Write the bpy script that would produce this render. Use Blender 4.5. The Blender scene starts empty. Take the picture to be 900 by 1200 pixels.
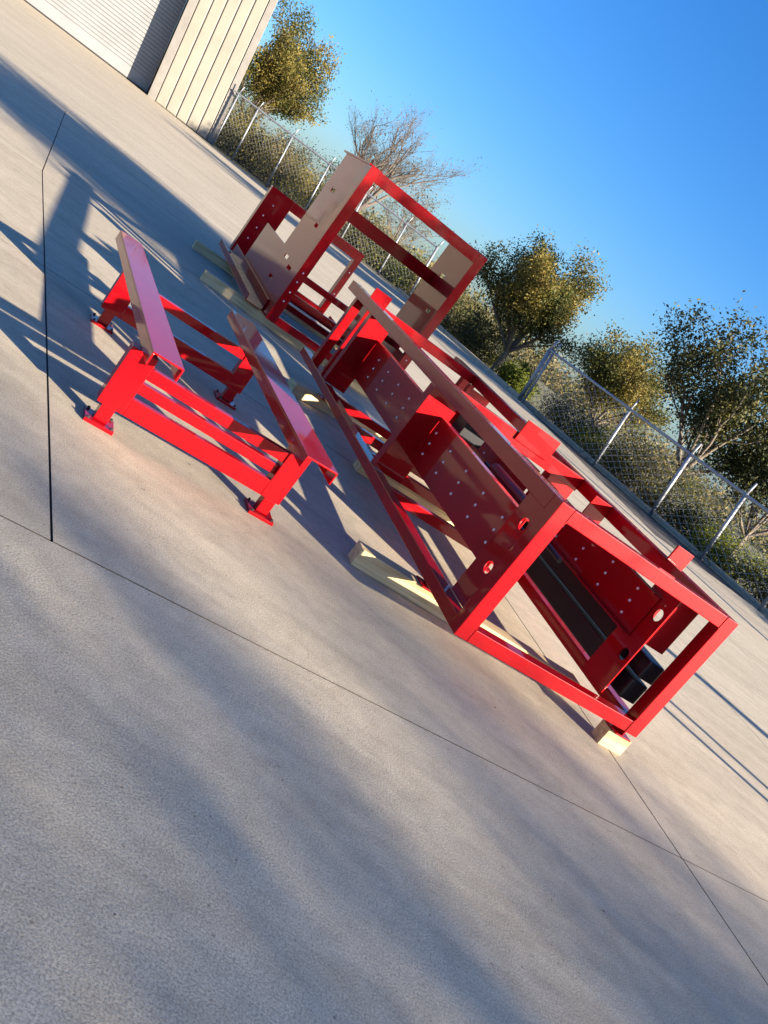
import bpy, bmesh, math, random
import numpy as np
from mathutils import Matrix, Vector
R = math.radians
scene = bpy.context.scene
col = scene.collection

# ------------------------------------------------------------------ camera, sky, sun, exposure
PITCH, ROLL, FPX, EYE = R(12.534), R(37.888), 1126.6, 1.6
cam = bpy.data.cameras.new('camera'); co = bpy.data.objects.new('camera', cam); col.objects.link(co)
cp, sp = math.cos(PITCH), math.sin(PITCH); cr, sr = math.cos(ROLL), math.sin(ROLL)
vr = Vector((1, 0, 0)); vu = Vector((0, sp, cp)); vf = Vector((0, cp, -sp))
ix = vr*cr + vu*sr; iy = -vr*sr + vu*cr; iz = -vf
co.matrix_world = Matrix(((ix.x, iy.x, iz.x, 0), (ix.y, iy.y, iz.y, 0), (ix.z, iy.z, iz.z, EYE), (0, 0, 0, 1)))
cam.sensor_fit = 'VERTICAL'; cam.sensor_height = 24; cam.lens = 24*FPX/1200
cam.clip_start = .05; cam.clip_end = 3000
scene.camera = co
scene.render.resolution_x, scene.render.resolution_y = 768, 1024

SUN_EL = R(15.0)
to_sun = Vector((.924, -.379, 0)).normalized()*math.cos(SUN_EL) + Vector((0, 0, math.sin(SUN_EL)))
world = bpy.data.worlds.new('World'); scene.world = world; world.use_nodes = True
wn = world.node_tree; bg = wn.nodes['Background']
sky = wn.nodes.new('ShaderNodeTexSky'); sky.sky_type = 'NISHITA'; sky.sun_disc = False
sky.sun_elevation = SUN_EL; sky.sun_rotation = math.atan2(to_sun.x, to_sun.y)
sky.air_density = 1.0; sky.dust_density = 1.0; sky.ozone_density = 6.0; sky.altitude = 0
hs = wn.nodes.new('ShaderNodeHueSaturation'); hs.inputs['Hue'].default_value = .507; hs.inputs['Saturation'].default_value = 1.14      # clear dry winter air, the whole dome alike
wn.links.new(sky.outputs[0], hs.inputs['Color']); wn.links.new(hs.outputs[0], bg.inputs[0]); bg.inputs[1].default_value = .064
sun = bpy.data.lights.new('sun', 'SUN'); so = bpy.data.objects.new('sun', sun); col.objects.link(so)
sun.energy = 5.0; sun.angle = R(.53); sun.color = (1, .86, .69)
so.rotation_euler = (-to_sun).to_track_quat('-Z', 'Y').to_euler()
vs = scene.view_settings; vs.view_transform = 'Standard'; vs.look = 'None'; vs.gamma = 1; vs.use_curve_mapping = False
vs.exposure = 2.05

rng = np.random.default_rng(7)
random.seed(7)

# ------------------------------------------------------------------ materials
def mat(name, color, rough=.5, metal=0., coat=0., coat_ior=1.5, spec=.5, bump=None, noise=None, coat_rough=.05):
    m = bpy.data.materials.new(name); m.use_nodes = True
    nt = m.node_tree; b = nt.nodes['Principled BSDF']
    b.inputs['Base Color'].default_value = (*color, 1); b.inputs['Roughness'].default_value = rough
    b.inputs['Metallic'].default_value = metal; b.inputs['Coat Weight'].default_value = coat
    b.inputs['Coat IOR'].default_value = coat_ior; b.inputs['Coat Roughness'].default_value = coat_rough
    b.inputs['Specular IOR Level'].default_value = spec
    tc = nt.nodes.new('ShaderNodeTexCoord')
    if noise:                                   # (scale, second colour, low, high)
        n = nt.nodes.new('ShaderNodeTexNoise'); n.inputs['Scale'].default_value = noise[0]; n.inputs['Detail'].default_value = 6
        nt.links.new(tc.outputs['Object'], n.inputs['Vector'])
        r = nt.nodes.new('ShaderNodeValToRGB'); r.color_ramp.elements[0].position = noise[2]; r.color_ramp.elements[1].position = noise[3]
        r.color_ramp.elements[0].color = (*color, 1); r.color_ramp.elements[1].color = (*noise[1], 1)
        nt.links.new(n.outputs[0], r.inputs[0]); nt.links.new(r.outputs[0], b.inputs['Base Color'])
    if bump:                                    # (scale, strength, distance)
        n = nt.nodes.new('ShaderNodeTexNoise'); n.inputs['Scale'].default_value = bump[0]; n.inputs['Detail'].default_value = 4
        nt.links.new(tc.outputs['Object'], n.inputs['Vector'])
        bp = nt.nodes.new('ShaderNodeBump'); bp.inputs['Strength'].default_value = bump[1]; bp.inputs['Distance'].default_value = bump[2]
        nt.links.new(n.outputs[0], bp.inputs['Height']); nt.links.new(bp.outputs[0], b.inputs['Normal'])
    return m

def red_paint():
    m = mat('red_enamel', (.32, .0006, .004), rough=.4, coat=.8, coat_ior=1.34, coat_rough=.045, spec=.06, bump=(5, .05, .02), noise=(3.5, (.27, .0008, .004), .35, .7))
    nt = m.node_tree; b = nt.nodes['Principled BSDF']; L = nt.links          # dust and handling marks dull the gloss here and there
    g = nt.nodes.new('ShaderNodeNewGeometry'); n = nt.nodes.new('ShaderNodeTexNoise'); n.inputs['Scale'].default_value = 4; n.inputs['Detail'].default_value = 8; n.inputs['Roughness'].default_value = .7
    L.new(g.outputs['Position'], n.inputs['Vector'])
    r = nt.nodes.new('ShaderNodeMapRange'); r.inputs[1].default_value = .45; r.inputs[2].default_value = .75; r.inputs[3].default_value = .03; r.inputs[4].default_value = .13
    L.new(n.outputs[0], r.inputs[0]); L.new(r.outputs[0], b.inputs['Coat Roughness'])
    return m

def concrete_mat():
    m = bpy.data.materials.new('broomed_concrete'); m.use_nodes = True
    nt = m.node_tree; b = nt.nodes['Principled BSDF']; L = nt.links
    tc = nt.nodes.new('ShaderNodeNewGeometry')
    rot = nt.nodes.new('ShaderNodeMapping'); rot.inputs['Rotation'].default_value = (0, 0, R(-8)); L.new(tc.outputs['Position'], rot.inputs[0])
    def noise(scale, detail, stretch=None, rough=.6):
        n = nt.nodes.new('ShaderNodeTexNoise'); n.inputs['Scale'].default_value = scale; n.inputs['Detail'].default_value = detail; n.inputs['Roughness'].default_value = rough
        if stretch:
            mp = nt.nodes.new('ShaderNodeMapping'); mp.inputs['Scale'].default_value = stretch
            L.new(rot.outputs[0], mp.inputs[0]); L.new(mp.outputs[0], n.inputs['Vector'])
        else: L.new(rot.outputs[0], n.inputs['Vector'])
        return n
    def ramp(src, p0, c0, p1, c1):
        r = nt.nodes.new('ShaderNodeValToRGB'); e = r.color_ramp.elements
        e[0].position = p0; e[0].color = (*c0, 1); e[1].position = p1; e[1].color = (*c1, 1); L.new(src, r.inputs[0]); return r
    def mix(kind, fac, a, c):
        x = nt.nodes.new('ShaderNodeMix'); x.data_type = 'RGBA'; x.blend_type = kind
        x.inputs[0].default_value = fac; L.new(a, x.inputs[6]); L.new(c, x.inputs[7]); return x.outputs[2]
    big = ramp(noise(.45, 5).outputs[0], .3, (.48, .42, .305), .72, (.56, .495, .37))
    streak = ramp(noise(.8, 5, (.5, 5, 1), .55).outputs[0], .3, (.70, .68, .66), .68, (1.08, 1.07, 1.05))
    stain = ramp(noise(1.6, 6, (.5, 1.4, 1), .7).outputs[0], .33, (.74, .73, .72), .52, (1, 1, 1))
    spk = ramp(noise(135, 2, None, .8).outputs[0], .36, (.50, .485, .47), .60, (1.14, 1.13, 1.12))
    mid = ramp(noise(9, 5, None, .7).outputs[0], .3, (.84, .83, .82), .65, (1.05, 1.05, 1.05))
    vor = nt.nodes.new('ShaderNodeTexVoronoi'); vor.inputs['Scale'].default_value = 11; L.new(rot.outputs[0], vor.inputs['Vector'])
    pit = ramp(vor.outputs['Distance'], .035, (.45, .40, .36), .075, (1, 1, 1))
    c = mix('MULTIPLY', .42, big.outputs[0], streak.outputs[0]); c = mix('MULTIPLY', .5, c, stain.outputs[0])
    c = mix('MULTIPLY', .75, c, spk.outputs[0]); c = mix('MULTIPLY', .9, c, mid.outputs[0]); c = mix('MULTIPLY', .8, c, pit.outputs[0])
    L.new(c, b.inputs['Base Color']); b.inputs['Roughness'].default_value = .78; b.inputs['Specular IOR Level'].default_value = .35
    bp = nt.nodes.new('ShaderNodeBump'); bp.inputs['Strength'].default_value = .35; bp.inputs['Distance'].default_value = .004
    L.new(noise(90, 4).outputs[0], bp.inputs['Height'])
    bp2 = nt.nodes.new('ShaderNodeBump'); bp2.inputs['Strength'].default_value = .5; bp2.inputs['Distance'].default_value = .006
    L.new(noise(5, 6, (.6, 2.2, 1)).outputs[0], bp2.inputs['Height']); L.new(bp.outputs[0], bp2.inputs['Normal']); L.new(bp2.outputs[0], b.inputs['Normal'])
    return m

def leaf_mat(name, cols, scale=.5, trans=.35):
    m = bpy.data.materials.new(name); m.use_nodes = True
    nt = m.node_tree; b = nt.nodes['Principled BSDF']; L = nt.links
    g = nt.nodes.new('ShaderNodeNewGeometry'); n = nt.nodes.new('ShaderNodeTexNoise'); n.inputs['Scale'].default_value = scale; n.inputs['Detail'].default_value = 3
    L.new(g.outputs['Position'], n.inputs['Vector'])
    ad = nt.nodes.new('ShaderNodeMath'); ad.operation = 'MULTIPLY_ADD'; ad.inputs[1].default_value = .3; L.new(g.outputs['Random Per Island'], ad.inputs[0])
    sb = nt.nodes.new('ShaderNodeMath'); sb.operation = 'SUBTRACT'; sb.inputs[1].default_value = .15; L.new(n.outputs[0], sb.inputs[0]); L.new(sb.outputs[0], ad.inputs[2])
    r = nt.nodes.new('ShaderNodeValToRGB'); e = r.color_ramp.elements
    e[0].position = .34; e[0].color = (*cols[0], 1); e[1].position = .68; e[1].color = (*cols[2], 1)
    k = e.new(.5); k.color = (*cols[1], 1)
    L.new(ad.outputs[0], r.inputs[0]); L.new(r.outputs[0], b.inputs['Base Color']); b.inputs['Roughness'].default_value = .6
    b.inputs['Specular IOR Level'].default_value = .25
    t = nt.nodes.new('ShaderNodeBsdfTranslucent'); L.new(r.outputs[0], t.inputs[0])
    mx = nt.nodes.new('ShaderNodeMixShader'); mx.inputs[0].default_value = trans
    L.new(b.outputs[0], mx.inputs[1]); L.new(t.outputs[0], mx.inputs[2]); L.new(mx.outputs[0], nt.nodes['Material Output'].inputs[0])
    return m

M = dict(
    red=red_paint(), concrete=concrete_mat(),
    joint=mat('joint_filler', (.075, .065, .055), .9),
    black=mat('black_steel', (.006, .007, .010), .38, spec=.35),
    steel=mat('bare_steel', (.55, .55, .55), .3, 1.),
    zinc=mat('zinc_bolt', (.80, .78, .76), .35),
    galv=mat('galvanised_pipe', (.24, .255, .28), .5, .45, noise=(6, (.34, .36, .39), .35, .7)),
    wire=mat('galvanised_wire', (.22, .225, .23), .55, .3),
    timber=mat('raw_pine', (.62, .46, .24), .7, bump=(40, .3, .004)),
    panel=mat('cream_cladding', (.215, .195, .155), .5, noise=(.8, (.18, .162, .128), .3, .7)),
    trim=mat('grey_trim', (.17, .16, .145), .5, noise=(2, (.14, .13, .115), .35, .7)),
    dark=mat('dark_seal', (.02, .02, .02), .8),
    door=mat('white_shutter', (.205, .208, .21), .45, noise=(1.2, (.175, .178, .18), .35, .7)),
    bark=mat('oak_bark', (.085, .068, .052), .9, noise=(12, (.16, .135, .105), .35, .65), bump=(25, .8, .02)),
    paletwig=mat('bare_twig', (.095, .075, .06), .9),
    soil=mat('dry_grass_ground', (.16, .13, .065), .95, noise=(1.3, (.10, .11, .04), .35, .65), bump=(8, .8, .05)),
    oak=leaf_mat('oak_leaves', ((.042, .056, .014), (.115, .108, .026), (.23, .175, .042)), .55),
    oakdark=leaf_mat('dark_oak_leaves', ((.014, .024, .007), (.027, .036, .010), (.085, .08, .018)), .9, .12),
    brush=leaf_mat('dry_brush_leaves', ((.07, .08, .025), (.15, .13, .05), (.24, .19, .09)), .5),
    green=leaf_mat('green_shrub_leaves', ((.05, .075, .012), (.12, .15, .02), (.22, .22, .03)), .9),
    tan=leaf_mat('withered_leaves', ((.10, .07, .03), (.15, .10, .045), (.19, .13, .06)), .8),
)
# grain on the timber: rings stretched along the stick
def timber_grain():
    nt = M['timber'].node_tree; b = nt.nodes['Principled BSDF']; L = nt.links
    tc = nt.nodes.new('ShaderNodeTexCoord'); mp = nt.nodes.new('ShaderNodeMapping'); mp.inputs['Scale'].default_value = (1.2, 22, 22)
    n = nt.nodes.new('ShaderNodeTexNoise'); n.inputs['Scale'].default_value = 1.5; n.inputs['Detail'].default_value = 6; n.inputs['Distortion'].default_value = .6
    L.new(tc.outputs['Object'], mp.inputs[0]); L.new(mp.outputs[0], n.inputs['Vector'])
    r = nt.nodes.new('ShaderNodeValToRGB'); e = r.color_ramp.elements
    e[0].position = .32; e[0].color = (.42, .30, .14, 1); e[1].position = .62; e[1].color = (.66, .52, .29, 1)
    L.new(n.outputs[0], r.inputs[0]); L.new(r.outputs[0], b.inputs['Base Color'])
timber_grain()

# ------------------------------------------------------------------ mesh helpers
def put(o, parent=None, label=None, cat=None, group=None, kind=None):
    col.objects.link(o) if o.name not in col.objects else None
    if parent is not None: o.parent = parent
    if label: o['label'] = label
    if cat: o['category'] = cat
    if group: o['group'] = group
    if kind: o['kind'] = kind
    return o
def finish(name, bm, m, parent=None, bevel=0., smooth=False, **kw):
    bmesh.ops.recalc_face_normals(bm, faces=bm.faces)
    if bevel:
        ed = [e for e in bm.edges if len(e.link_faces) == 2 and e.calc_face_angle(0) > .5]
        bmesh.ops.bevel(bm, geom=ed, offset=bevel, segments=2, affect='EDGES', profile=.6, clamp_overlap=True)
    me = bpy.data.meshes.new(name); bm.to_mesh(me); bm.free()
    if smooth:
        me.polygons.foreach_set('use_smooth', [True]*len(me.polygons))
    me.materials.append(M[m])
    return put(bpy.data.objects.new(name, me), parent, **kw)
def bx(bm, x0, x1, y0, y1, z0, z1, mtx=None):
    v = [bm.verts.new(((x0, x1)[i & 1], (y0, y1)[i >> 1 & 1], (z0, z1)[i >> 2])) for i in range(8)]
    if mtx:
        for q in v: q.co = mtx @ q.co
    for f in ((0, 1, 3, 2), (4, 5, 7, 6), (0, 1, 5, 4), (2, 3, 7, 6), (0, 2, 6, 4), (1, 3, 7, 5)): bm.faces.new([v[i] for i in f])
def box(name, m, parent, x0, x1, y0, y1, z0, z1, bevel=.004, **kw):
    bm = bmesh.new(); bx(bm, x0, x1, y0, y1, z0, z1); return finish(name, bm, m, parent, bevel, **kw)
def tube(bm, p0, p1, r0, r1=None, seg=10, cap=True):
    p0 = Vector(p0); p1 = Vector(p1); r1 = r0 if r1 is None else r1
    d = (p1-p0).normalized(); a = d.orthogonal().normalized(); b = d.cross(a)
    A = []; B = []
    for i in range(seg):
        t = 2*math.pi*i/seg; o = a*math.cos(t)+b*math.sin(t)
        A.append(bm.verts.new(p0+o*r0)); B.append(bm.verts.new(p1+o*r1))
    for i in range(seg): bm.faces.new((A[i], A[(i+1) % seg], B[(i+1) % seg], B[i]))
    if cap: bm.faces.new(A[::-1]); bm.faces.new(B)
def rod(name, m, parent, p0, p1, r, seg=14, **kw):
    bm = bmesh.new(); tube(bm, p0, p1, r, seg=seg); return finish(name, bm, m, parent, smooth=False, **kw)
def plate(name, m, parent, outline, holes, to3, thick, bevel=0., **kw):
    """flat plate: outline and holes are 2D loops, to3(a, b, t) places a point at depth t through the plate"""
    bm = bmesh.new(); edges = []
    for loop in [outline]+holes:
        vv = [bm.verts.new((p[0], p[1], 0)) for p in loop]
        edges += [bm.edges.new((vv[i], vv[(i+1) % len(vv)])) for i in range(len(vv))]
    bmesh.ops.triangle_fill(bm, use_beauty=True, use_dissolve=False, edges=edges, normal=(0, 0, 1))
    ex = bmesh.ops.extrude_face_region(bm, geom=list(bm.faces))
    for g in ex['geom']:
        if isinstance(g, bmesh.types.BMVert): g.co.z = thick
    for v in bm.verts: v.co = Vector(to3(v.co.x, v.co.y, v.co.z))
    return finish(name, bm, m, parent, bevel, **kw)
def circ(cx, cy, r, n=16, sx=1.): return [(cx+r*sx*math.cos(2*math.pi*i/n), cy+r*math.sin(2*math.pi*i/n)) for i in range(n)]
def slot(cx, cy, w, h): return [(cx-w/2, cy-h/2), (cx+w/2, cy-h/2), (cx+w/2, cy+h/2), (cx-w/2, cy+h/2)]
def empty(name, loc, yaw, label, cat, group=None):
    o = bpy.data.objects.new(name, None); o.location = loc; o.rotation_euler = (0, 0, yaw); o.empty_display_size = .2
    return put(o, None, label, cat, group)

# ------------------------------------------------------------------ ground: soil sheet, concrete yard cut into slabs
AO, AYAW = Vector((.713, 5.0805, 0)), R(26.344)
AE = Vector((math.cos(AYAW), math.sin(AYAW), 0)); AN = Vector((-math.sin(AYAW), math.cos(AYAW), 0))
def aw(e, n, z=0): return AO + AE*e + AN*n + Vector((0, 0, z))
bm = bmesh.new()
gv = [bm.verts.new((x, y, -.035)) for x, y in ((-900, -300), (900, -300), (900, 1500), (-900, 1500))]; bm.faces.new(gv)
finish('ground', bm, 'soil', kind='structure')
# the yard's outline follows the fences; bed of the joints just under the slab tops
bm = bmesh.new()
yard_pts = [(-60, -25), (45, -25), (45, -22), (1.0, 39.4), (-2.5, 45), (-6.5, 53), (-24, 53), (-60, 75)]
bm.faces.new([bm.verts.new((x, y, -.022)) for x, y in yard_pts])
yard = finish('yard', bm, 'joint', kind='structure')
def slab(pts):
    bm = bmesh.new(); c = sum((Vector(p) for p in pts), Vector((0, 0, 0)))/len(pts)
    top = []
    for p in pts:
        p = Vector(p); d = (c-p); d.z = 0; top.append(p)
    n = len(top)
    # inset every edge by 6 mm so the joints are open
    ins = []
    for i in range(n):
        a, b, d = top[i-1], top[i], top[(i+1) % n]
        e1 = (b-a).normalized(); e2 = (d-b).normalized()
        n1 = Vector((-e1.y, e1.x, 0)); n2 = Vector((-e2.y, e2.x, 0))
        s = n1+n2; ins.append(b + s*(.0055/(max(.2, 1+n1.dot(n2)))))
    tv = [bm.verts.new(p) for p in ins]; lv = [bm.verts.new((p.x, p.y, -.028)) for p in ins]
    bm.faces.new(tv)
    for i in range(n): bm.faces.new((tv[i], lv[i], lv[(i+1) % n], tv[(i+1) % n])).material_index = 1
    o = finish('concrete_slab', bm, 'concrete', yard); o.data.materials.append(M['joint']); return o
rows = [-8.8, -4.85, -.87, 3.1, 7.05, 11.0, 15.0]
def jx(k, n):       # the column joints; k = 1 is the one that wanders off square in the picture
    base = [-11.9, -6.6, -2.24, 1.47, 5.3, 9.1, 13.0][k]
    if k == 2: base += -.092*(n+.87) if n < 7.1 else -.092*7.92-.03*(n-7.05)
    return base
for ri in range(len(rows)-1):
    n0, n1 = rows[ri], rows[ri+1]
    ks = [0, 1, 2, 3, 4, 5, 6] if n0 > -.9 else [0, 1, 3, 4, 5, 6]
    for a, b in zip(ks[:-1], ks[1:]):
        slab([aw(jx(a, n0), n0), aw(jx(b, n0), n0), aw(jx(b, n1), n1), aw(jx(a, n1), n1)])
# the wide pours around them
slab([aw(-60, -8.8), aw(-11.9, -8.8), aw(-11.9, 15), aw(-60, 15)])
slab([aw(13, -8.8), aw(22, -8.8), aw(22, 15), aw(13, 15)])
slab([aw(-60, -30), aw(22, -30), aw(22, -8.8), aw(-60, -8.8)])
def clip_line(n):   # where the yard's right edge cuts a row
    return n
P = [aw(-60, 15), aw(13.0, 15), Vector((1.0, 39.4, 0)), Vector((-2.5, 45, 0)), Vector((-6.5, 53, 0)), Vector((-24, 53, 0)), Vector((-60, 75, 0))]
slab(P)
# kerb along the yard's far edge
def kerb(p0, p1, w=.35, h=.14):
    p0, p1 = Vector(p0), Vector(p1); d = (p1-p0).normalized(); s = Vector((d.y, -d.x, 0))
    bm = bmesh.new(); q = [p0, p1, p1-s*w, p0-s*w]
    lo = [bm.verts.new((v.x, v.y, -.02)) for v in q]; hi = [bm.verts.new((v.x, v.y, h)) for v in q]
    bm.faces.new(hi)
    for i in range(4): bm.faces.new((lo[i], lo[(i+1) % 4], hi[(i+1) % 4], hi[i]))
    return finish('kerb', bm, 'concrete', None, .015, kind='structure')

# ------------------------------------------------------------------ chain link fences (posts stand plumb on a yard that falls to one side)
LEAN = -.11
def bgp(x, y, z): return Vector((x+LEAN*z, y, z))
def fence(name, p0, p1, h, posts, cell, label, arm=.35, rail=.05, outward=(0, 0), braces=(), run=1.):
    p0, p1 = Vector(p0), Vector(p1); L = (p1-p0).length; d = (p1-p0)/L
    root = empty(name, (p0.x, p0.y, 0), 0, label, 'fence')
    P = lambda s, z: bgp(p0.x+d.x*s, p0.y+d.y*s, z) - Vector((p0.x, p0.y, 0))
    for i, (s, r) in enumerate(posts):
        bm = bmesh.new(); tube(bm, P(s, -.03), P(s, h+.06), r)
        top = P(s, h+.02); tip = top+Vector((outward[0]*arm*.7, outward[1]*arm*.7, arm)); tip.x += LEAN*arm
        tube(bm, top, tip, r*.6)
        finish('post', bm, 'galv', root, smooth=True)
    rod('top_rail', 'galv', root, P(0, h), P(L, h), rail)
    rod('bottom_wire', 'wire', root, P(0, .08), P(L, .08), .012, 6)
    for a, b in braces: rod('brace', 'galv', root, P(a, .1), P(b, h-.1), .04)
    bm = bmesh.new(); r = .0075
    def strand(s0, z0, s1, z1):
        if s0 < 0: z0 += (z1-z0)*(-s0)/(s1-s0); s0 = 0
        if s1 > L: z1 -= (z1-z0)*(s1-L)/(s1-s0); s1 = L
        if s1-s0 > .03: tube(bm, P(s0, z0), P(s1, z1), r, seg=3, cap=False)
    k = -h*run
    while k < L:
        strand(k, .06, k+(h-.06)*run, h); strand(k, h, k+(h-.06)*run, .06); k += cell*1.414*run
    finish('chain_mesh', bm, 'wire', root, kind='stuff')
    return root

# ------------------------------------------------------------------ steel frames
RED = 'red'
def rivets(parent, pts, to3, r=.011):
    bm = bmesh.new()
    for a, b in pts: tube(bm, to3(a, b, -.002), to3(a, b, .006), r, r*.8, 8)
    return finish('bolt_heads', bm, 'zinc', parent, kind='stuff')

def long_frame():
    W, L, Z0, ZT, t = 1.528, 5.024, .17, 1.108, .10
    A = empty('conveyor_frame', AO, AYAW, 'longest red steel frame with black tubes inside, open square end towards the viewer', 'steel frame')
    B = lambda nm, *a, m=RED, **k: box(nm, m, A, *a, **k)
    for e0 in (0, W-t):
        B('post', e0, e0+t, 0, t, Z0, ZT)
        B('top_rail', e0, e0+t, t+.001, 5.45, ZT-t, ZT)
        B('bottom_rail', e0, e0+t, t+.001, 5.5, Z0, Z0+.08)
    B('top_rail', t+.001, W-t-.001, .001, t, ZT-.085, ZT-.001)
    B('bottom_rail', t+.001, W-t-.001, .001, t, Z0+.001, Z0+.085)
    for e, z in ((t, Z0+.085), (t, ZT-.085), (W-t, Z0+.085), (W-t, ZT-.085)):
        bm = bmesh.new()
        for k in range(9): tube(bm, (e-.0, .001+k*.0105, z), (e, .0105+k*.0105, z), .0065, .0055, 8)
        bx(bm, e-.004, e+.004, -.0035, .0, min(z, ZT if z > .6 else Z0), max(z, ZT if z > .6 else Z0))
        finish('weld_bead', bm, RED, A)
    # feet at the corners
    for e0, n0 in ((W-.14, .01), (0.02, .61), (0.02, 4.16), (W-.14, 4.72)):
        bm = bmesh.new()
        bx(bm, e0, e0+.14, n0, n0+.14, .122, .132)
        bx(bm, e0+.06, e0+.07, n0+.01, n0+.13, .132, Z0-.001)
        finish('foot', bm, RED, A, .002)
    hole = lambda a, b: circ(a, b, .042, 18)
    for side in (0, 1):
        X = (lambda e: e) if side == 0 else (lambda e: W-e)
        def BB(nm, e0, e1, *a, **k):
            x0, x1 = sorted((X(e0), X(e1))); return B(nm, x0, x1, *a, **k)
        we = (.10, .27)[side]; web = lambda a, b, d: (X(we+d), a, b)
        # channel upright just behind the front post: web with two shaft holes and two flanges
        plate('upright_web', RED, A, [(.19, .252), (.47, .252), (.47, 1.006), (.19, 1.006)], [hole(.265 if side else .31, .52), hole(.265 if side else .31, .84)], web, .01)
        f0, f1 = ((.111, .20), (.11, .269))[side]
        BB('upright_flange', f0, f1, .19, .20, .66 if side else .252, 1.006, bevel=.002)
        BB('upright_flange', f0, f1-.02, .46, .47, .66 if side else .252, 1.006, bevel=.002)
        # mid upright, wide face to the front
        BB('upright', .005, .27, 2.22, 2.232, .252, 1.006, bevel=.002)
        BB('upright_flange', .005, .017, 2.233, 2.33, .252, 1.006, bevel=.002)
        BB('upright_flange', .258, .27, 2.233, 2.33, .252, 1.006, bevel=.002)
        # far uprights
        BB('upright', .004, .24, 4.33, 4.342, .252, 1.006, bevel=.002)
        BB('upright_flange', .004, .016, 4.343, 4.43, .252, 1.006, bevel=.002)
        BB('upright', .06, .12, 4.68, 4.74, .252, 1.006)
        BB('upright', .0, .09, 4.96, 5.05, .252, 1.006)
        # perforated side plates with a lip top and bottom
        z0_, z1_, ep = ((.45, .85, .20), (.62, .93, .282))[side]
        for n0, n1 in ((.335 if side else .474, 2.21), (2.345, 4.32)):
            p3 = lambda a, b, d: (X(ep-d), a, b)
            sp_ = BB('side_plate', ep, ep+.01, n0, n1, z0_, z1_, bevel=.002)
            BB('plate_lip', ep+.011, ep+.07, n0+.002, n1-.002, z1_-.01, z1_, bevel=.001).parent = sp_
            BB('plate_lip', ep+.011, ep+.07, n0+.002, n1-.002, z0_, z0_+.01, bevel=.001).parent = sp_
            pts = []
            k = n0+.18
            while k < n1-.1:
                zc = (z0_+z1_)/2; pts += [(k, zc-.09), (k+.015, zc), (k+.03, zc+.09)]; k += .36
            rivets(sp_, pts, p3)
            rivets(sp_, pts, lambda a, b, d: (X(ep+.01+d), a, b))
    # cross members low and high
    for n in (1.92, 2.62, 3.28, 3.98):
        B('cross_member', t+.001, W-t-.001, n, n+.07, Z0+.002, Z0+.082)
    for n, h in ((2.06, .12), (4.72, .10)):
        B('cross_beam', t+.001, W-t-.001, n, n+.09, ZT-h, ZT-.002)
    B('lug', .70, 1.04, 2.04, 2.055, ZT-.06, ZT+.115, bevel=.003)
    B('lug', W-.10, W+.06, .74, .755, ZT-.02, ZT+.115, bevel=.003)
    B('lug', .10, .30, 4.98, 4.995, ZT-.10, ZT+.10, bevel=.003)
    B('gusset', W-.28, W-t-.001, 1.55, 1.562, ZT-.2, ZT-.005, bevel=.002)
    # long black tubes and the cylinder inside
    for e, z, r in ((1.395, .375, .072), (1.405, .535, .066)):
        B('black_beam', e-r, e+r, .135, 4.3, z-r, z+r, m='black', bevel=.012)
    cy = rod('cylinder', 'black', A, (.62, 1.2, .80), (.62, 1.85, .80), .05)
    rod('piston_rod', 'steel', cy, (.62, .98, .80), (.62, 1.199, .80), .02)
    rod('end_cap', 'black', cy, (.62, 1.10, .80), (.62, 1.198, .80), .062)
    B('valve_block', .50, .72, 2.42, 2.62, .78, .92, m='black')
    B('motor_mount', .45, .80, 2.70, 2.712, .7, .98, bevel=.002)
    rod('motor', 'black', A, (.62, 2.75, .86), (.62, 3.12, .86), .10, 18)
    for e in (.5, .78): rod('hose', 'black', A, (e, .75, .70), (e, 2.3, .74), .018, 8)
    return A
long_frame()

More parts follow.
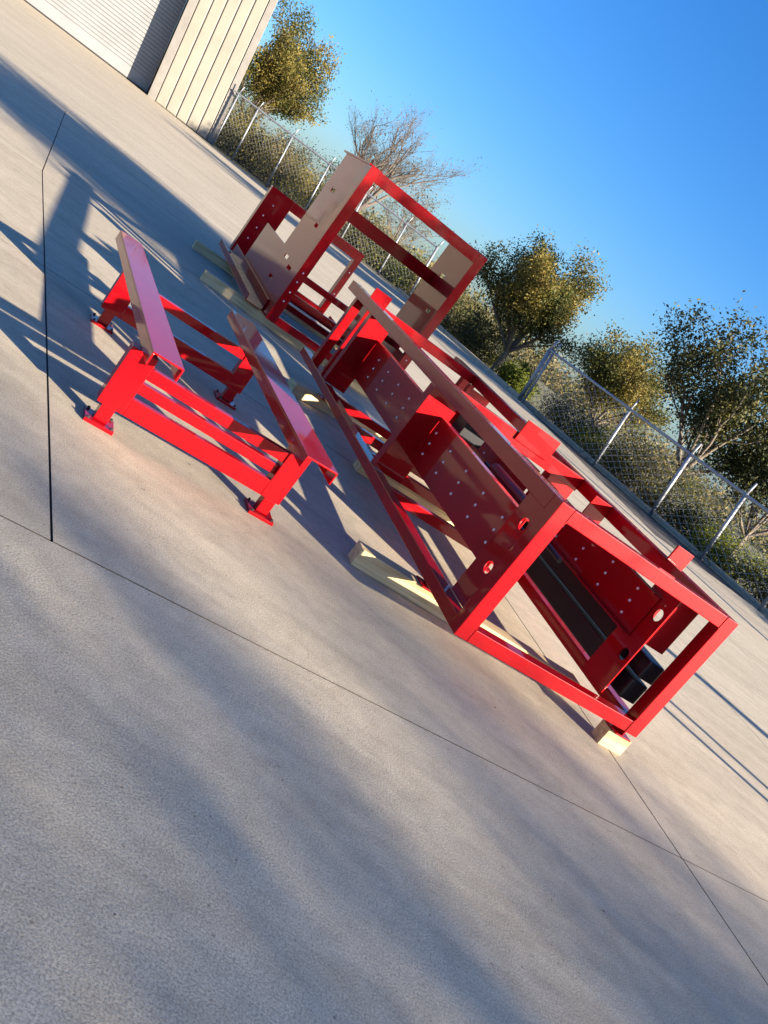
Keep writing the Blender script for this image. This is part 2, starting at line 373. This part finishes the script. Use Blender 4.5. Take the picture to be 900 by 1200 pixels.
BO, BYAW = Vector((-2.41, 10.83, 0)), R(27)
def tall_frame():
    W, ZT, Z0 = 1.75, 2.16, .125
    A = empty('portal_frame', BO, BYAW, 'tallest red steel frame with wide slotted side panels, standing behind the long frame', 'steel frame')
    B = lambda nm, *a, m=RED, **k: box(nm, m, A, *a, **k)
    for e0 in (0, W-.12):
        p = B('post', e0, e0+.12, 0, .06, Z0, ZT)
        rivets(p, [(e0+.06, .40), (e0+.06, .52), (e0+.06, .66), (e0+.06, .78)], lambda a, b, d: (a, -d, b), .010)
    B('top_beam', .121, W-.121, .001, .06, ZT-.13, ZT)
    B('bottom_beam', .121, W-.121, .001, .06, Z0, Z0+.09)
    sl = lambda a, b, w=.20, h=.05: slot(a, b, w, h)
    prof = [(.061, Z0), (2.85, Z0), (2.85, .84), (1.32, .84), (1.32, ZT-.01), (.061, ZT-.01)]
    for e in (0.0, W-.012):
        plate('side_panel', RED, A, prof, [sl(.84, 1.70), sl(.53, 1.27, .16), sl(.86, .76), sl(.45, .70, .22), sl(.95, .45)], lambda a, b, d, e=e: (e+d, a, b), .012)
    # cap angle over the left panel, turned up at the back end
    B('cap_flange', -.02, .16, .062, 1.45, ZT-.009, ZT+.012, bevel=.003)
    B('cap_flange', W-.16, W+.01, .062, 1.34, ZT-.009, ZT+.012, bevel=.003)
    # middle beam and low back portal
    B('middle_beam', .013, W-.013, 1.05, 1.19, 1.52, 1.68)
    for e0, e1 in ((0, .40), (W-.10, W)):
        q = B('rear_post', e0, e1, 4.0, 4.02, Z0, 1.25, bevel=.003)
        rivets(q, [(e0+.12, .42), (e0+.14, .62), (e0+.12, .82), (e0+.16, 1.02), (e0+.3, .5)] if e1-e0 > .2 else [(e0+.05, .5), (e0+.05, .9)], lambda a, b, d: (a, 4.0-d, b), .012)
        B('rear_flange', e0, e0+.012, 4.021, 4.16, Z0, 1.25, bevel=.002)
    B('rear_beam', .401, W-.101, 4.0, 4.08, 1.10, 1.25)
    B('rear_beam', .401, W-.101, 4.0, 4.06, .12, .2)
    for z in (.36, .62): B('cross_member', .013, W-.013, .9, .96, z, z+.08)
    # sill channels along both bottom edges
    for e0 in (-.24, W+.004):
        bm = bmesh.new(); bx(bm, e0, e0+.23, .30, 3.7, Z0, Z0+.01); bx(bm, e0, e0+.01, .30, 3.7, Z0+.01, Z0+.09); bx(bm, e0+.22, e0+.23, .30, 3.7, Z0+.01, Z0+.16)
        finish('sill_channel', bm, RED, A, .002)
    for n in (1.8, 2.8): B('floor_beam', .013, W-.013, n, n+.08, Z0, Z0+.08)
    return A
tall_frame()

CO, CYAW = Vector((-1.48, 4.68, 0)), R(27.4)
def low_stand():
    W = 1.08
    A = empty('equipment_stand', CO, CYAW, 'low red steel stand on four feet carrying two long trays', 'steel stand')
    B = lambda nm, *a, m=RED, **k: box(nm, m, A, *a, **k)
    for n0, near in ((-.04, True), (1.84, False)):
        n1 = n0+.10
        for e0, e1, wd in ((-.03, .115, 0), (W-.105, W+.02, 1)):
            B('post', e0, e1, n0, n1, .115, .455)
            x = e0+.035
            B('leg', x, x+.075, n0+.012, n0+.088, .022, .114)
            f = B('foot_plate', x-.045, x+.12, n0-.035, n0+.135, 0, .02, m=RED, bevel=.003)
            for dx in (-.028, .103):
                for dy in (-.018, .118): rod('anchor_bolt', 'dark', f, (x+dx, n0+dy, .02), (x+dx, n0+dy, .032), .008, 6)
        bm = bmesh.new(); bx(bm, .116, W-.106, n0, n0+.012, .116, .216); bx(bm, .116, W-.106, n0+.012, n0+.09, .116, .126); bx(bm, .116, W-.106, n0+.012, n0+.05, .204, .216)
        finish('bottom_channel', bm, RED, A, .002)
        B('upper_rail', .116, W-.106, n0+.01, n0+.06, .335, .40)
        if near: B('middle_rail', .116, W-.106, n0+.03, n0+.08, .245, .305)
    # trays: inverted channels across the posts, a little out of square
    for (f0, f1), (g0, g1), nf, nn in (((-.125, .05), (.03, .205), 2.47, -.24), ((.81, 1.01), (.92, 1.12), 2.30, -.40)):
        ang = math.atan2(f0-g0, nf-nn); Ln = math.hypot(f0-g0, nf-nn); wd = g1-g0
        T = Matrix.Translation((g0, nn, 0)) @ Matrix.Rotation(ang, 4, 'Z')
        T = Matrix.Translation((g0, nn, 0)) @ Matrix.Rotation(math.atan2(nf-nn, f0-g0)-math.pi/2, 4, 'Z')
        bm = bmesh.new()
        bx(bm, 0, wd, 0, Ln, .522, .532, T); bx(bm, 0, .01, 0, Ln, .457, .522, T); bx(bm, wd-.01, wd, 0, Ln, .457, .522, T)
        finish('tray', bm, RED, A, .0025)
    return A
low_stand()

# ------------------------------------------------------------------ timbers the frames rest on
def timber(p0, p1, label, h=.12, w=.13):
    p0, p1 = Vector(p0), Vector(p1); d = p1-p0; L = d.length
    bm = bmesh.new(); bx(bm, 0, L, -w/2, w/2, .0, h)
    o = finish('timber', bm, 'timber', None, .004, label=label, cat='timber', group='timbers under the steel frames')
    o.location = (p0.x, p0.y, .001); o.rotation_euler = (0, 0, math.atan2(d.y, d.x)); return o
def bw(e, n): return BO + Vector((math.cos(BYAW), math.sin(BYAW), 0))*e + Vector((-math.sin(BYAW), math.cos(BYAW), 0))*n
timber(aw(-.42, .74), aw(1.40, .60), 'pale pine timber under the open front end of the long frame')
timber(aw(1.37, .10), aw(1.57, .09), 'short pine block under the foot at the near right corner of the long frame', w=.11)
timber(aw(.20, 2.95), aw(1.50, 3.05), 'short pine timber lying across under the middle of the long frame')
timber(aw(-.28, 4.18), aw(1.62, 4.98), 'pine timber under the far end of the long frame, nearest the stand')
timber(bw(-.75, .55), bw(1.95, .12), 'pine timber under the front of the tall frame, nearer of the two')
timber(bw(-.70, 2.55), bw(1.9, 2.45), 'pine timber sticking out left under the back of the tall frame')

# ------------------------------------------------------------------ metal building at the upper left
def building():
    root = empty('metal_building', (-21, 36, 0), 0, 'cream ribbed metal building with a white roller door', 'building')
    p1 = Vector((-20.2, 54.6, 0)); d = Vector((1, .44, 0)).normalized(); p0 = p1-d*28; s = Vector((d.y, -d.x, 0))   # s points out to the yard
    L = (p1-p0).length
    def P(a, o, z):
        q = p0+d*a+s*o; return Vector((q.x-.16*z, q.y, z))-root.location
    def blk(nm, m, par, a0, a1, o0, o1, z0, z1, bevel=.01):
        bm = bmesh.new(); bx(bm, a0, a1, o0, o1, z0, z1)
        for v in bm.verts: v.co = P(v.co.x, v.co.y, v.co.z)
        return finish(nm, bm, m, par, bevel)
    Hh = 12.0; a_d = L-4.1                       # the door's right edge along the facade
    wall = blk('wall', 'panel', root, a_d+.46, L-.33, -.30, -.02, 0, Hh)
    # cladding sheets with a raised rib between them
    n = 5; w = (L-.36-(a_d+.47))/n
    for i in range(n):
        a0 = a_d+.47+w*i
        sh = blk('cladding_sheet', 'panel', wall, a0+.035, a0+w-.035, -.019, .055, .03, Hh, .03)
        blk('seam', 'trim', wall, a0-.03, a0+.03, -.018, -.008, .03, Hh, 0)
    blk('corner_trim', 'trim', root, L-.28, L+.05, -.35, .09, 0, Hh)
    blk('gutter_pipe', 'trim', root, L-.345, L-.285, -.02, .11, .1, Hh)
    blk('end_wall', 'panel', root, L-.2, L-.02, -30, -.36, 0, Hh)
    blk('jamb', 'trim', root, a_d, a_d+.44, -1.35, .10, 0, Hh)
    blk('jamb_seal', 'dark', root, a_d-.10, a_d-.002, -1.3, -1.12, 0, Hh, 0)
    blk('wall', 'panel', root, -30, 12.0, -.3, -.02, 0, Hh)
    dr = blk('roller_door', 'door', root, 12.0, a_d-.11, -1.4, -1.32, .06, Hh)
    k = .08; i = 0
    while k < Hh-.3:
        h = .62 if i == 0 else .20
        blk('door_slat', 'door', dr, 12.0, a_d-.11, -1.319, -1.26, k, k+h-.025, .012); k += h; i += 1
    blk('threshold_seal', 'dark', dr, 12.0, a_d-.11, -1.4, -1.27, 0, .06, 0)
    blk('roof', 'trim', root, -30, L+.3, -30, .3, Hh, Hh+.4)
    return root
building()

fence('chain_link_fence', (1.45, 37.6, 0), (1.45+8.36*2.0, 37.6-12.1*2.0, 0), 2.2,
      [(0, .085), (.28, .05), (5.6, .055), (9.0, .065), (11.6, .06), (14.2, .065), (17.6, .05), (21, .04), (25, .04), (29, .05)], .17,
      'chain link fence with grey pipe posts along the yard edge on the right', .42, outward=(.25, .1), run=1.9)
fence('chain_link_fence', (-20.3, 54.3, 0), (-6.0, 52.8, 0), 3.05,
      [(.3, .05), (1.7, .05), (4.2, .05), (6.8, .05), (9.4, .05), (12.2, .05), (14.3, .07)], .19,
      'chain link fence with bent post tops running from the building corner', .45, outward=(.4, -.2))
kerb((17.0, 16.2, 0), (1.15, 39.2, 0)); kerb((1.13, 39.22, 0), (-2.6, 45, 0)); kerb((-2.63, 45.05, 0), (-6.6, 53.2, 0))

# ------------------------------------------------------------------ trees and shrubs
def leaf_cloud(name, centers, sig, n, size, m, parent, seed, flat=.8, **kw):
    g = np.random.default_rng(seed)
    c = np.asarray(centers)[g.integers(0, len(centers), n)]
    p = c + g.normal(size=(n, 3))*np.array([sig, sig, sig*flat])
    a = g.normal(size=(n, 3)); a /= np.linalg.norm(a, axis=1)[:, None]
    b = np.cross(a, g.normal(size=(n, 3))); b /= np.linalg.norm(b, axis=1)[:, None]
    s = size*g.uniform(.55, 1.3, n)[:, None]
    v = np.stack([p-a*s, p-b*s*.5, p+a*s, p+b*s*.5], 1).reshape(-1, 3)
    me = bpy.data.meshes.new(name); me.vertices.add(4*n); me.vertices.foreach_set('co', v.ravel().astype(np.float32))
    me.loops.add(4*n); me.loops.foreach_set('vertex_index', np.arange(4*n, dtype=np.int32))
    me.polygons.add(n); me.polygons.foreach_set('loop_start', np.arange(0, 4*n, 4, dtype=np.int32))
    me.update(calc_edges=True); me.validate(); me.materials.append(M[m])
    return put(bpy.data.objects.new(name, me), parent, **kw)

def tree(loc, h, cr_, cz, seed, leaves, size, lm, label, group='trees beyond the fences', name='oak_tree', bare=False, trunk_r=.16, lean=(0, 0), sig=.24, rz=None, bark='bark', limbs=9, fork=.28):
    rn = random.Random(seed); root = empty(name, loc, rn.uniform(0, 6), label, 'tree', group)
    rz = rz or cr_*.85
    bm = bmesh.new(); tips = []
    def limb(p, d, ln, r, depth):
        n = 3; q = p
        for i in range(n):
            d = (d + Vector((rn.uniform(-.22, .22), rn.uniform(-.22, .22), rn.uniform(-.05, .2)))).normalized()
            e = q + d*(ln/n); r2 = r*(1-.2*(i+1)/n*1.6)
            tube(bm, q, e, r*(1-.2*i/n*1.6), r2, 7 if depth < 2 else 4, cap=False); q = e
            if depth > 0: tips.append(tuple(q))
            if depth < (4 if bare else 3):
                for _ in range(2 if (bare and depth > 1) else 1):
                    sd = (d + Vector((rn.uniform(-1, 1), rn.uniform(-1, 1), rn.uniform(-.35, .7)))).normalized()
                    limb(q, sd, ln*rn.uniform(.5, .72), r2*.55, depth+1)
        tips.append(tuple(q))
    c = Vector((lean[0], lean[1], cz))
    fz = h*fork; fk = Vector((rn.uniform(-.1, .1), rn.uniform(-.1, .1), fz))
    tube(bm, (0, 0, -.1), fk*.5, trunk_r*1.35, trunk_r*1.02, 10, False); tube(bm, fk*.5, fk, trunk_r*1.02, trunk_r*.85, 10, False)
    for i in range(limbs):
        t = 2*math.pi*i/limbs + rn.uniform(-.3, .3); el = rn.uniform(-.15, 1.35)
        tgt = c + Vector((math.cos(t)*math.cos(el)*cr_, math.sin(t)*math.cos(el)*cr_, math.sin(el)*rz))
        v = tgt-fk; limb(fk, v.normalized(), v.length*(.72 if not bare else .66), trunk_r*.5, 0)
    finish('trunk', bm, bark, root, smooth=True)
    tp = np.array(tips)
    leaf_cloud('crown', tp, cr_*sig*.5, leaves, size, lm, root, seed)
    return root

def U(u, y): return u/FPX*y*1.0      # sideways position of a thing at depth y seen u pixels from the centre line
tree((U(0, 46), 46, -.03), 5.4, 2.45, 2.8, 11, 52000, .066, 'oak', 'golden green oak with a leaning trunk between the two fences', lean=(.3, 0), fork=.2, trunk_r=.17)
tree((U(128, 43), 43, -.03), 4.6, 2.1, 2.6, 12, 30000, .06, 'oak', 'smaller golden oak right behind the right fence, left of the dark tree', lean=(.3, 0), fork=.2, trunk_r=.1)
tree((U(240, 33.5), 33.5, -.03), 4.7, 3.1, 2.9, 13, 26000, .07, 'oakdark', 'dark leafy tree at the right edge behind the fence', trunk_r=.14, sig=.17, fork=.32, limbs=8)
tree((U(345, 35), 35, -.03), 4.4, 2.3, 2.6, 17, 20000, .065, 'oakdark', 'dark tree cut off by the right edge of the picture', trunk_r=.14, sig=.28)
tree((U(-240, 58), 58, -.03), 7.8, 3.3, 4.4, 14, 2600, .055, 'tan', 'nearly bare tree with pale twigs behind the tall frame', name='bare_tree', bare=True, trunk_r=.24, bark='paletwig', sig=.12, limbs=10, fork=.2)
tree((U(-400, 63), 63, -.03), 7.4, 2.8, 4.6, 15, 42000, .085, 'oak', 'green and gold tree beside the building corner', trunk_r=.2, fork=.25)
tree((U(-180, 66), 66, -.03), 5.6, 2.2, 3.4, 16, 1500, .07, 'tan', 'small bare tree right of the larger bare tree', name='bare_tree', bare=True, trunk_r=.1, bark='paletwig', sig=.2, limbs=6, fork=.2)

def shrub(loc, r, hgt, seed, n, size, m, label):
    root = empty('shrub', loc, 0, label, 'shrub', 'shrubs along the fences')
    g = np.random.default_rng(seed); rn = random.Random(seed)
    k = 26; th = g.uniform(0, 6.283, k); rr = r*np.sqrt(g.uniform(0, 1, k)); zz = hgt*g.uniform(.05, 1, k)*(1-.55*(rr/r)**2)
    cs = np.stack([rr*np.cos(th), rr*np.sin(th), zz], 1)
    bm = bmesh.new()
    for c in cs: tube(bm, (c[0]*.15, c[1]*.15, -.05), tuple(c*1.12), .022, .006, 4, False)
    finish('stems', bm, 'paletwig', root)
    leaf_cloud('foliage', cs, r*.20, n, size, m, root, seed+1, flat=.9)
rs = random.Random(3)
words = ['lowest', 'second', 'third']
# behind the right fence: dry brush mixed with green
fd = Vector((8.36, -12.1, 0)).normalized(); fs = Vector((-fd.y, fd.x, 0))
names_r = ['dry brush at the end post of the right fence', 'olive shrub a step right of the fence end post', 'yellowish shrub behind the second fence post', 'dry twiggy shrub between second and third fence posts',
           'dark green shrub low behind the middle of the right fence', 'yellow green shrub behind the third fence post', 'dense dark shrub right of the third fence post', 'dry shrub below the dark tree', 'golden shrub behind the rightmost fence post', 'green shrub at the right edge behind the fence']
kinds = ['brush', 'green', 'brush', 'brush', 'oakdark', 'green', 'oakdark', 'brush', 'green', 'oakdark']
for i in range(10):
    s = 1.2+i*2.0
    p = Vector((1.45, 37.6, 0))+fd*s+fs*(1.6+rs.uniform(0, .8))
    shrub((p.x, p.y, -.03), rs.uniform(1.1, 1.4), rs.uniform(1.5, 2.1) if kinds[i] == 'brush' else rs.uniform(.9, 1.4), 100+i, 9000, .042, kinds[i], names_r[i])
# between the fences and behind the left one
names_l = ['dark shrub just right of the building corner', 'olive shrub behind the first bent fence post', 'olive shrub behind the left fence, second along', 'dry shrub behind the left fence under the tree', 'green shrub behind the left fence, left of the tall frame',
           'brush seen through the upper opening of the tall frame', 'brush seen low through the tall frame', 'grey green brush right of the tall frame', 'dark shrub between tall frame and oak', 'bright yellow green shrub beside the oak trunk', 'dark green shrub left of the oak trunk']
spots = [(-415, 58, 2.2, 3.6, 'oakdark'), (-375, 58, 2.2, 3.2, 'oak'), (-330, 58, 2.3, 3.4, 'brush'), (-290, 58, 2.2, 3.3, 'oak'), (-245, 58, 2.2, 2.8, 'oakdark'),
         (-200, 59, 2.2, 2.2, 'brush'), (-155, 59, 2.2, 2.0, 'green'), (-105, 58, 2.2, 2.0, 'brush'), (-75, 52, 1.9, 1.9, 'oakdark'), (28, 43, .8, 1.2, 'green'), (-25, 48, 1.8, 1.9, 'oakdark')]
for i, (u, y, r_, h_, k_) in enumerate(spots):
    shrub((U(u, y), y, -.03), r_, h_, 200+i, 10000, .06, k_, names_l[i])
# a far wood that reads as one mass
cs = [(rs.uniform(-90, 70), rs.uniform(110, 150), rs.uniform(0, 2.6)) for _ in range(900)]
wood = leaf_cloud('distant_wood', cs, 1.1, 42000, .28, 'brush', None, 77, kind='stuff', label='distant grey green wood along the horizon', cat='wood')

cs = []  # unseen belt of trees, added so the red paint mirrors less bright horizon
for _ in range(900):
    t = rs.uniform(-1.15, 1.9); d_ = rs.uniform(75, 95); cs.append((d_*math.cos(t-1.0), d_*math.sin(t-1.0), rs.uniform(0, 7)))
leaf_cloud('distant_wood', cs, 1.6, 36000, .42, 'oakdark', None, 78, kind='stuff', label='unseen dark wood added behind the viewer to darken reflections', cat='wood')

# ------------------------------------------------------------------ what stands outside the picture and throws its shade into it
def sunward(D, q): return (.925*D+.379*q, -.379*D+.925*q, -.03)
for k, (D, q, top, half, n, lb) in enumerate((
        (43, 1.86, 13.0, .42, 460, 'slender tree behind the viewer, standing farthest from the frames'),
        (41, 2.85, 12.7, .30, 70, 'slender tree behind the viewer, second from the open yard'),
        (42, 3.45, 12.2, .33, 190, 'slender tree behind the viewer, third from the open yard'),
        (44, 4.25, 12.4, .33, 380, 'slender tree behind the viewer, nearest the steel frames'))):
    tree(sunward(D, q), top, half, top-1.5, 60+k, n, .12, 'oakdark', lb, group='slender trees outside the picture', name='slender_tree', trunk_r=.06, rz=1.3, fork=.78, sig=.7, limbs=4)
tree(sunward(45, 5.0), 12.4, .9, 11.4, 42, 300, .09, 'tan', 'bare tree behind the viewer to the right', group='trees outside the picture', name='bare_tree', bare=True, trunk_r=.07, rz=1.1, fork=.8)
tree(sunward(16, 11.1), 7.8, 1.9, 6.5, 44, 16000, .10, 'oakdark', 'unseen tree added right of the picture to shade the tall frame', group='trees outside the picture', trunk_r=.13, rz=.95, fork=.72, sig=.5)  # added out of view, crown shaped to keep sun off the tall frame
for i, (x, y) in enumerate(((9.75, 5.05), (10.1, 5.35))):
    r_ = rod('marker_post', 'galv', None, (0, 0, -.02), (0, 0, 2.1+.1*i), .045)
    r_.location = (x, y, 0); put(r_, None, ('grey pipe post outside the picture, nearer one', 'grey pipe post outside the picture, farther one')[i], 'post', 'pipe posts outside the picture')

# bits of dry leaf and grit blown over the concrete
g = np.random.default_rng(5); bm = bmesh.new()
for _ in range(140):
    e, n = g.uniform(-4, 5), g.uniform(-4.2, 6); c = aw(e, n, .002); r_ = g.uniform(.002, .006); t = g.uniform(0, 6.28)
    pts = [c+Vector((math.cos(t+k)*r_*w, math.sin(t+k)*r_*w, h)) for k, w, h in ((0, 1.6, 0), (1.5, .7, .004), (3.1, 1.5, .001), (4.6, .8, .005))]
    bm.faces.new([bm.verts.new(p) for p in pts])
finish('leaf_litter', bm, 'bark', None, kind='stuff', label='tiny bits of dry leaf and grit on the concrete', cat='litter')
